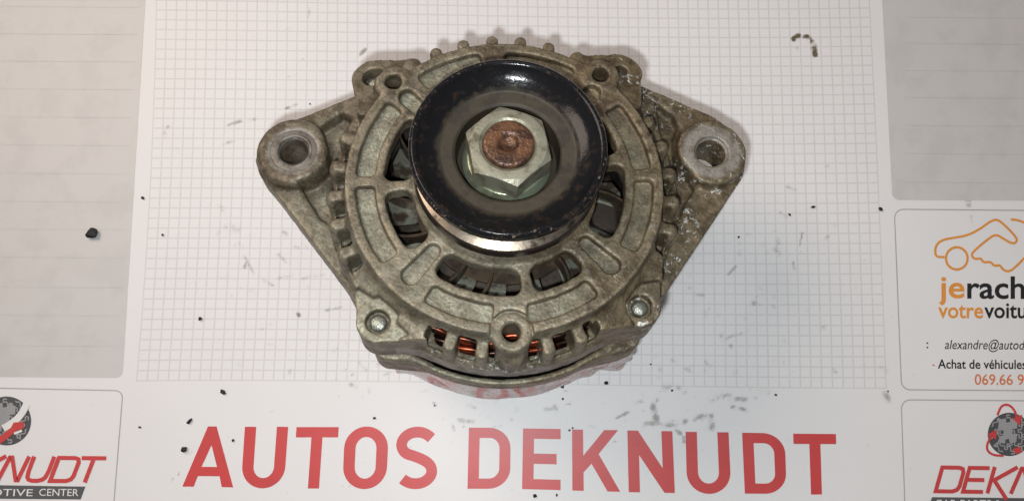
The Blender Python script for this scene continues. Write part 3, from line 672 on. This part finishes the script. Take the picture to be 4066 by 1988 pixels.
# ring pockets, spoke pockets, big vents
RP = [(145, 180), (184.5, 218), (-121, -94), (-80.5, -52), (-30, 2.0), (7.0, 38), (101, 129), (61, 91)]
for a0, a1 in RP:
    bb = ALL if True else None
    m = (a0 + a1) / 2; c = pol(50, m); q = lambda X, Y, A=a0, B=a1: arcbox2(X, Y, 46.6, 53.5, A, B, 1.7)
    pk2.append(q)
    v.op(lambda X, Y, Z, q=q: inter(q(X, Y), zslab(Z, W0 - 2.7, 120), .5), cylbb(*c, 24, 98, 104), 'cut', .9)
for k, a in enumerate(LUG):
    p, q_ = pol(37.0, a + (-1, 2, 0, 1)[k]), pol(48.8, a + (0, 1, 0, 0)[k]); q = lambda X, Y, p=p, q_=q_: capsule2(X, Y, p, q_, 2.5, 3.3)
    pk2.append(q); m = pol(43, a)
    v.op(lambda X, Y, Z, q=q: inter(q(X, Y), zslab(Z, W0 - 2.7, 120), .5), cylbb(*m, 14, 98, 104), 'cut', .9)
WIN = [(145.5, 182), (188, 220.5), (-125, -81.5), (-75.5, -49), (-30.5, 10.5), (17, 39), (60, 92), (103, 127)]
for a0, a1 in WIN:
    m = (a0 + a1) / 2; c = pol(38, m)
    v.op(lambda X, Y, Z, A=a0, B=a1: inter(arcbox2(X, Y, 33.6, 43.4, A, B, 3.4), zslab(Z, 80, 120), .5), cylbb(*c, 22, 90, 106), 'cut', 1.2)
# holes
for a, r, wt in STUD:
    c = pol(r, a); v.op(cyl(*c, 3.15, 70, 120, .1), cylbb(*c, 3.2, 78, 106), 'cut', .8)
for k, (a, r, wt) in enumerate(zip(LUG, LUGR, LUGW)):
    c = pol(r, a); v.op(cyl(*c, 2.6 if k == 2 else 4.3, wt - 3.6 if k < 2 else wt - 7, 120, .3), cylbb(*c, 4.3, wt - 8, 106), 'cut', .6)
for s, (c, we, re) in enumerate(EARS):
    v.op(cyl(*c, (5.5, 5.8)[s], 40, 120, .1), cylbb(*c, 6, 48, 92), 'cut', .3)
    v.op(cyl(*c, (8.9, 6.7)[s], we - (.6, 1.2)[s], 120, .1), cylbb(*c, 9, we - 2, 92), 'cut', .4)
# a slightly uneven sand-cast skin
X, Y, Z = v.x[:, None, None], v.y[None, :, None], v.z[None, None, :]
v.D += (.10 * np.sin(X * .71 + 1.3 * np.sin(Y * .23)) * np.sin(Y * .63 + Z * .2) + .07 * np.sin(X * 1.9 + Y * .7) * np.sin(Y * 1.7 - X * .4) * np.cos(Z * 1.3)).astype(np.float32)
VV, QQ = v.mesh()
me = mesh_np('front_housing', VV * .001, QQ)
x, y, z = VV.T; rr = np.hypot(x, y)
def sstep(t, a, b): t = np.clip((t - a) / (b - a), 0, 1); return t * t * (3 - 2 * t)
d = np.full(len(x), 9.)
for q in pk2: d = np.minimum(d, q(x, y))
clean = sstep(-d, .1, .9) * (z < W0 - 1.3) * (z > W0 - 3.6)
for pts, w_ in zip(PKL, (.8, .35)): clean = np.maximum(clean, w_ * sstep(-poly2(x, y, pts), 1.5, 4.5) * (z < 77))
for k, (a, r, wt) in enumerate(zip(LUG, LUGR, LUGW)):
    c = pol(r, a)
    if k < 2: clean = np.maximum(clean, (1.0, .5)[k] * sstep(-poly2(x, y, SPOTL[k]), .2, 1.2) * (np.abs(z - wt) < .6))
clean *= 1 - .68 * sstep(x, -2, 38) - .2 * sstep(y, 20, 55)
clean = np.maximum(clean, .42 * sstep(-x, 52, 62) * (z < 80) * (y < 5))
clean = np.maximum(clean, .34 * sstep(-(x + .5 * y), -12, 30) * sstep(-y, -15, 25) * (z > 80))
mach = np.zeros(len(x))
for s, (c, we, re) in enumerate(EARS):
    mach = np.maximum(mach, sstep(-(np.hypot(x - c[0], y - c[1]) - (11.0, 12.6)[s]), 0, 2.0) * (z > we - 2))
mach = np.maximum(mach, .8 * (rr > 64.0) * (z < 81) * (z > 71) * (np.abs(x) < 38) * (y < 0))
corr = sstep(x, 44, 62) * (z < 90) * .9 * (1 - .7 * mach)
c = pol(LUGR[1], LUG[1]); corr = np.maximum(corr, 1.0 * sstep(-(np.hypot(x - c[0], y - c[1]) - 17), 0, 7))
c = pol(LUGR[2], LUG[2]); corr = np.maximum(corr, .9 * sstep(-(np.hypot(x - c[0] - 3, y - c[1]) - 12), 0, 6))
corr = np.maximum(corr, .95 * sstep(-y, 57, 60) * (z > 80) * (z < 87) * (x > -25)); corr = np.maximum(corr, .35 * sstep(x, 5, 30) * (y < -10) * (rr > 30))
tan = sstep(x, -8, 34) * .85 + .25 * sstep(y, 10, 50) * (x > -20)
EDGE = v.convexity(VV)
for nm, arr in (('edge', EDGE), ('clean', clean), ('machined', mach), ('corroded', corr), ('tan', np.clip(tan, 0, 1))):
    a = me.attributes.new(nm, 'FLOAT', 'POINT'); a.data.foreach_set('value', np.ascontiguousarray(arr, np.float32))
fh = link('front_housing', me, M['cast'], alt); fh['label'] = 'grey brown cast front housing with vents, bosses and two ears'

# rear housing: stands on its far rim and on the plug block
v = Vol((-80, -82, -34), (82, 82, 71), .95)
v.op(revolve([(0, -3.5), (50, -3.5), (57, 1), (61, 12), (63.5, 30), (64.5, 56), (66.4, 58), (66.4, 65.4), (64.0, 65.4), (64.0, 40), (0, 40)], v), ALL, 'add', 0)
RL = [-129, -44, 49, 138]
for a in RL:
    c = pol(66.5, a); e1, e2 = pol(61.5, a - 16), pol(61.5, a + 13)
    v.op(lambda X, Y, Z, c=c, e1=e1, e2=e2: np.maximum(inter(np.minimum(capsule2(X, Y, c, e1, 6.0, 3.6), capsule2(X, Y, c, e2, 6.0, 3.6)), zslab(Z, 49, 65), 1.2), 64.0 - np.hypot(X, Y)), cylbb(*c, 26, 44, 66), 'add', 1.5)
for a in range(0, 360, 15):
    c = pol(57, a); v.op(lambda X, Y, Z, a=a: inter(arcbox2(X, Y, 50, 75, a + 2.5, a + 12.5, 1.5), zslab(Z, 4, 20), .6), cylbb(*c, 20, 4, 20), 'cut', .8)
v.op(lambda X, Y, Z: inter(np.maximum(np.abs(X + 4) - 17, np.abs(Y + 34) - 12), zslab(Z, -33, 0), 2), ((-30, 22), (-54, -14), (-34, 6)), 'add', 1.5)
X, Y, Z = v.x[:, None, None], v.y[None, :, None], v.z[None, None, :]
v.D = np.maximum(v.D, -(OA[2] + RA[2, 0] * X + RA[2, 1] * Y + RA[2, 2] * Z - .25)).astype(np.float32)
VV, QQ = v.mesh(); me = mesh_np('rear_housing', VV * .001, QQ)
x, y, z = VV.T
for nm, arr in (('edge', v.convexity(VV, 2)), ('clean', .5 * (z > 63) * (x < 10)), ('machined', 0 * x), ('corroded', .5 * sstep(x, 20, 50)), ('tan', .25 + .6 * sstep(x, -10, 30))):
    a = me.attributes.new(nm, 'FLOAT', 'POINT'); a.data.foreach_set('value', np.ascontiguousarray(arr, np.float32))
rh = link('rear_housing', me, M['cast'], alt); rh['label'] = 'brown cast rear housing under the front housing'

# wrinkled sticker on the rear housing
na, nw = 260, 26; A = np.linspace(-127, -43, na); Wd = np.linspace(30, 57.5, nw)
VV = []
for i, a in enumerate(A):
    for j, w_ in enumerate(Wd):
        f = sstep(a, -72, -52); e = sstep(-a, 118, 126)
        bulge = .8 + f * (.9 + .45 * math.sin(a * .62 + w_ * .35) + .3 * math.sin(a * .8 - w_ * .6)) + .2 * math.sin(a * .31 + w_ * .2) + e * .6
        wob = (.7 * math.sin(a * .21) + .35 * math.sin(a * .6)) * (w_ > 55)
        lug = 7.5 * math.exp(-((a + 43) / 7.0) ** 2) + 6.0 * math.exp(-((a + 131) / 5.5) ** 2)
        VV.append((*pol(63.7 + bulge + lug, a), w_ + wob * .5))
VV = np.array(VV); i, j = np.meshgrid(np.arange(na - 1), np.arange(nw - 1), indexing='ij'); b0 = (i * nw + j).ravel()
me = mesh_np('sticker', VV * .001, np.stack([b0, b0 + nw, b0 + nw + 1, b0 + 1], 1))
a = me.attributes.new('along', 'FLOAT', 'POINT'); a.data.foreach_set('value', np.repeat(A, nw).astype(np.float32))
a = me.attributes.new('up', 'FLOAT', 'POINT'); a.data.foreach_set('value', np.tile(Wd, na).astype(np.float32))
m, nt, b = mat('worn_sticker'); N = NT(nt); ob = N.obj(); al, up = N.attr('along'), N.attr('up')
red = N.math('MULTIPLY', N.math('GREATER_THAN', N.math('SINE', N.math('MULTIPLY_ADD', al, .9, N.math('MULTIPLY', N.noise(60, 2, .5, ob), 5.0))), -.1), N.math('MULTIPLY', N.ramp(up, 57.5, 55.5), N.ramp(al, -52, -62)))
c = N.mix(N.math('MULTIPLY', red, .26), (.52, .475, .465), (.46, .15, .13))
c = N.mix(N.ramp(N.noise(240, 4, .65, ob, .7), .50, .64), c, (.20, .165, .14))
N.l(c, b.inputs['Base Color']); b.inputs['Roughness'].default_value = .25; b.inputs['Coat Weight'].default_value = .4
st = link('sticker', me, m, alt); st['label'] = 'wrinkled white and red plastic sticker round the rear housing'
sol = st.modifiers.new('thickness', 'SOLIDIFY'); sol.thickness = .00025

# stator core and windings
link('stator_core', lathe('stator_core', [(50, 42), (61.3, 42), (61.3, 71.0), (50, 71.0)], 96, True), M['lam'], alt)
sv, sf = [], []
def torus(R_, w_, r, wob, ph, a0=0, a1=360, n=150, k=6):
    b = len(sv)
    for i in range(n):
        a = a0 + (a1 - a0) * i / n
        rr_ = R_ + wob * math.sin(a * D2R * 36 + ph); ww = w_ + wob * .8 * math.cos(a * D2R * 36 + ph * 1.7)
        for j in range(k):
            t = 2 * np.pi * j / k; q = pol(rr_ + r * math.cos(t), a); sv.append((q[0] * .001, q[1] * .001, (ww + r * math.sin(t)) * .001))
    for i in range(n):
        for j in range(k): sf.append((b + i * k + j, b + ((i + 1) % n) * k + j, b + ((i + 1) % n) * k + (j + 1) % k, b + i * k + (j + 1) % k))
for ring_, (R_, ws) in enumerate(((58.3, (73, 75.1, 77.2, 79.3, 81.4)), (56.0, (74, 76.2, 78.4, 80.6, 82.8, 85.0)), (53.6, (75, 77, 79, 81, 83, 85.6, 87.6)))):
    for k, w_ in enumerate(ws): torus(R_, w_, 1.0, .22, ring_ + k * 1.1, n=240)
link('copper_winding', pyd('copper_winding', sv, sf, True), M['copper'], alt)

# rotor, fan and its blades
link('rotor_core', lathe('rotor_core', smooth_profile([(12, 42), (46, 42), (48, 44), (48, 68), (45, 71), (12, 71)], 1), 64, True), M['rotor'], alt)
fan = link('fan', lathe('fan', [(10, 82.2), (33, 82.2), (33, 83.4), (10, 83.4)], 72, True), M['fan'], alt)
def blade():
    P = []
    n = 9
    for i in range(n):
        t = i / (n - 1); r = 27 + 19 * t; a = -14 * t * t + 6 * t
        hgt = 7.6 - 1.2 * (1 - t)
        for w_ in (82.6, 83.5 + hgt): P.append((r, a, w_))
    V = []
    for off in (-.55, .55):
        for r, a, w_ in P:
            q = pol(r, a + math.degrees(off / r)); V.append((q[0] * .001, q[1] * .001, w_ * .001))
    m_ = 2 * n; F = []
    for i in range(n - 1):
        F += [(2 * i, 2 * i + 2, 2 * i + 3, 2 * i + 1), (m_ + 2 * i, m_ + 2 * i + 1, m_ + 2 * i + 3, m_ + 2 * i + 2), (2 * i + 1, 2 * i + 3, m_ + 2 * i + 3, m_ + 2 * i + 1), (2 * i, m_ + 2 * i, m_ + 2 * i + 2, 2 * i + 2)]
    F += [(0, 1, m_ + 1, m_), (m_ - 2, 2 * m_ - 2, 2 * m_ - 1, m_ - 1)]
    return pyd('blade', V, F, False)
bl = blade()
def foot():                                      # flat tongue the blade is bent up from
    V, F = [], []
    for w_ in (82.0, 83.2):
        for r, a in ((30, 1), (30, 12), (42.5, 9), (45, 3), (45.5, -6)): q = pol(r, a); V.append((q[0] * .001, q[1] * .001, w_ * .001))
    F = [(4, 3, 2, 1, 0), (5, 6, 7, 8, 9)] + [(i, (i + 1) % 5, 5 + (i + 1) % 5, 5 + i) for i in range(5)]
    return pyd('blade_foot', V, F)
ft = foot()
bl.materials.append(M['fan']); ft.materials.append(M['fanbright'])
for a in (4, 38, 63, 97, 121, 158, 186, 209, 243, 262, 283, 309, 334):
    for nm, me_ in (('blade', bl), ('blade_foot', ft)):
        o = bpy.data.objects.new(nm, me_); COL.objects.link(o); o.parent = fan; o.rotation_euler = (0, 0, a * D2R)

# pulley
rim = smooth_profile([(23.2, 123.4), (24.6, 123.7), (27.4, 125.2), (29.6, 127.0), (30.8, 128.4), (32.0, 128.7), (33.1, 127.6), (33.1, 124.2), (31.2, 122.4), (29.4, 121.8)], 1.1, 5)
pul = link('pulley', lathe('pulley', rim, 160, sharp=70), M['black'], alt); pul['label'] = 'glossy black belt pulley rim'
gp = [(29.4, 121.8)]
for k in range(3): gp += [(29.9, 121.0 - 2.4 * k), (27.6, 119.9 - 2.4 * k), (29.9, 118.8 - 2.4 * k)]
gp += [(29.6, 114.0), (31.9, 113.2)]
link('belt_groove', lathe('belt_groove', gp, 160, sharp=20), M['groove'], pul)
link('rear_flange', lathe('rear_flange', smooth_profile([(31.9, 113.2), (32.5, 112.6), (32.5, 108.2), (31.7, 107.6), (27, 107.4), (25, 102), (12, 102)], .5), 160, sharp=50), M['rimbrown'], pul)
link('web', lathe('web', smooth_profile([(23.2, 123.4), (22.6, 123.1), (18.6, 122.9), (17.8, 122.2)], .4), 120), M['web'], pul)
link('bore', lathe('bore', smooth_profile([(17.8, 122.2), (17.3, 113.4), (11, 113.2)], .4), 120), M['black'], pul)
# nut with flange, shaft end
def hexnut(r, w0, w1, off, ch):
    bm = bmesh.new(); seg = 72; rows = []
    ap = r * math.cos(math.pi / 6)
    def hexr(a):
        t = (a - off + 30) % 60 - 30; t = (a - off) % 60 - 30; return ap / math.cos(t * D2R)
    rc = ap * .985
    prof = lambda a: [(9.0, w0), (hexr(a), w0), (hexr(a), w1 - max(0, (hexr(a) - rc)) * .62 - .1), (min(hexr(a), rc) - .05, w1), (min(hexr(a), rc) - 1.5, w1 + .18), (9.9, w1 + .18), (8.75, w1 - .7), (8.75, w1 - 3)]
    for i in range(seg):
        a = i * 360 / seg + off; rows.append([bm.verts.new((*[c * .001 for c in pol(rr_, a)], w_ * .001)) for rr_, w_ in prof(a)])
    for i in range(seg):
        A_, B_ = rows[i], rows[(i + 1) % seg]
        for k in range(len(A_) - 1): bm.faces.new((A_[k], B_[k], B_[k + 1], A_[k + 1])).smooth = True
    bmesh.ops.recalc_face_normals(bm, faces=bm.faces)
    me = bpy.data.meshes.new('pulley_nut'); bm.to_mesh(me); bm.free(); me.set_sharp_from_angle(angle=24 * D2R); return me
nut = link('pulley_nut', hexnut(15.0, 117.6, 128.4, 102, 1), M['nut'], alt); nut['label'] = 'zinc plated hexagon flange nut in the pulley'
link('nut_flange', lathe('nut_flange', smooth_profile([(9, 114.6), (15.4, 114.6), (15.5, 115.8), (13.6, 118.2), (9, 118.4)], .4), 96, True), M['washer'], nut)
sh = link('shaft', lathe('shaft', smooth_profile([(8.6, 104), (8.6, 129.0), (7.9, 129.6), (4.2, 129.7), (3.3, 129.3), (2.4, 128.1), (.02, 127.6)], .5, 4), 72), M['rust'], alt); sh['label'] = 'rust brown threaded shaft end with centre dimple'

for o in (pul, nut, sh): o.location.z = .0023

# through bolts and the bushing of one ear
for k, (a, r, wt) in enumerate(zip(LUG, LUGR, LUGW)):
    c = pol(r, a); top = wt - (1.1 if k < 2 else 3.2); rb = 3.1
    prof = [(rb * math.cos(t), top - 1.5 + 1.5 * math.sin(t)) for t in np.linspace(0, math.pi / 2 - .01, 9)]
    link('through_bolt', lathe('through_bolt', [(rb, top - 12)] + prof, 32, c=c), M['steel'], alt)
c, we, re = EARS[0]
link('bushing', lathe('bushing', smooth_profile([(5.55, we - 1.6), (5.55, we - .9), (6.1, we - .1), (6.9, we - .02), (7.1, we - .2), (8.85, we - .2), (8.85, we - .8)], .25), 64, c=c), M['bush'], alt)

# ------------------------------------------------------------------ crumbs of grit
def crumb(x, y, size, stretch=1.0, ang=0.0, label=None, parts=1):
    bm = bmesh.new(); bmesh.ops.create_icosphere(bm, subdivisions=3, radius=1)
    s = rng.uniform(0, 100)
    for w_ in bm.verts:
        p = w_.co; n_ = .17 * math.sin(3 * p.x + s) * math.sin(4 * p.y + s * 1.3) + .10 * math.sin(7 * p.z + 5 * p.x + s) + .07 * math.sin(11 * p.y + 9 * p.x - s)
        w_.co = p * (1 + n_)
    me = bpy.data.meshes.new('grit_crumb'); bmesh.ops.scale(bm, verts=bm.verts, vec=(size * stretch * .00043, size * .00043, size * .0003)); bm.to_mesh(me); bm.free()
    me.polygons.foreach_set('use_smooth', [True] * len(me.polygons))
    zmin = min(w_.co.z for w_ in me.vertices)
    o = link('grit_crumb', me, M['crumb']); q = pad_v(x, y); o.location = (q[0], q[1], -zmin + LV * 1.2); o.rotation_euler = (0, 0, ang * D2R)
    o['category'] = 'crumb'
    if label: o['label'] = label
    else: o['label'] = 'tiny black crumb of grit lying on the desk pad'
    o['group'] = 'black grit crumbs on the desk pad'
crumb(235, 588, 5.2, 1.25, 25, 'large black crumb of grit on the left grey panel')
NAMED = {(360, 498): 'small black crumb on the white strip between left grey panel and grid', (505, 801): 'round black crumb on the grid left of the lower left housing lug', (562, 985): 'oval black crumb just under the grid above the first red letter A',
         (478, 1058): 'slender slanting black crumb above the left leg of the red letter A', (465, 1129): 'thick black crumb touching distance from the left leg of the red letter A', (587, 1106): 'small black crumb between the red letters A and U of the first word',
         (352, 1073): 'tiny black crumb right of the card with the automotive center logo', (2213, 526): 'black crumb on the white strip right of the grid', (2044, 521): 'dark sliver crumb on the grid between right mounting ear and right card',
         (1412, 969): 'long black crumb beside the right end of the wrinkled sticker', (1524, 962): 'black crumb on the bottom line of the grid right of the sticker', (1345, 1245): 'black crumb under the red letter E of the second word',
         (942, 1050): 'small black crumb above the gap between red letters T and O', (1950, 992): 'brown black crumb just under the grid above the last red letter D', (1400, 1243): 'thin upright black crumb under the gap between red letters E and K'}
for x, y, s, st_, an in [(360, 498, 1.5, 1.3, -30), (410, 591, 1.3, 1, 0), (505, 801, 2.0, 1, 0), (562, 985, 2.2, 1.5, -35), (478, 1058, 1.8, 2.0, 45), (465, 1129, 2.8, 1.2, 35), (587, 1106, 1.4, 1.1, 20), (352, 1073, 1.1, 1.4, 0), (2213, 526, 1.9, 1.3, -30), (2044, 521, 1.3, 1.9, 15), (1985, 540, 1.2, 1.4, -50),
                        (1412, 969, 2.1, 1.5, -40), (1524, 962, 2.0, 1.2, 10), (1415, 1002, 1.2, 1, 0), (780, 262, .9, 1, 0), (1345, 1245, 1.9, 1.1, 0), (1400, 1243, .9, 1.8, 80), (1432, 1081, 1.1, 1, 0), (1690, 981, 1.2, 1, 0), (1857, 596, 1.2, 1.0, 30), (1950, 992, 1.3, 1.1, 0), (2232, 983, .9, 1, 0), (1440, 1075, .9, 1.3, 0), (1093, 1018, .9, 1, 0), (942, 1050, 1.2, 1.4, 10), (1636, 915, .9, 1, 0), (1660, 738, 1.0, 1.5, 0)]:
    crumb(x, y, s, st_, an, NAMED.get((x, y)))
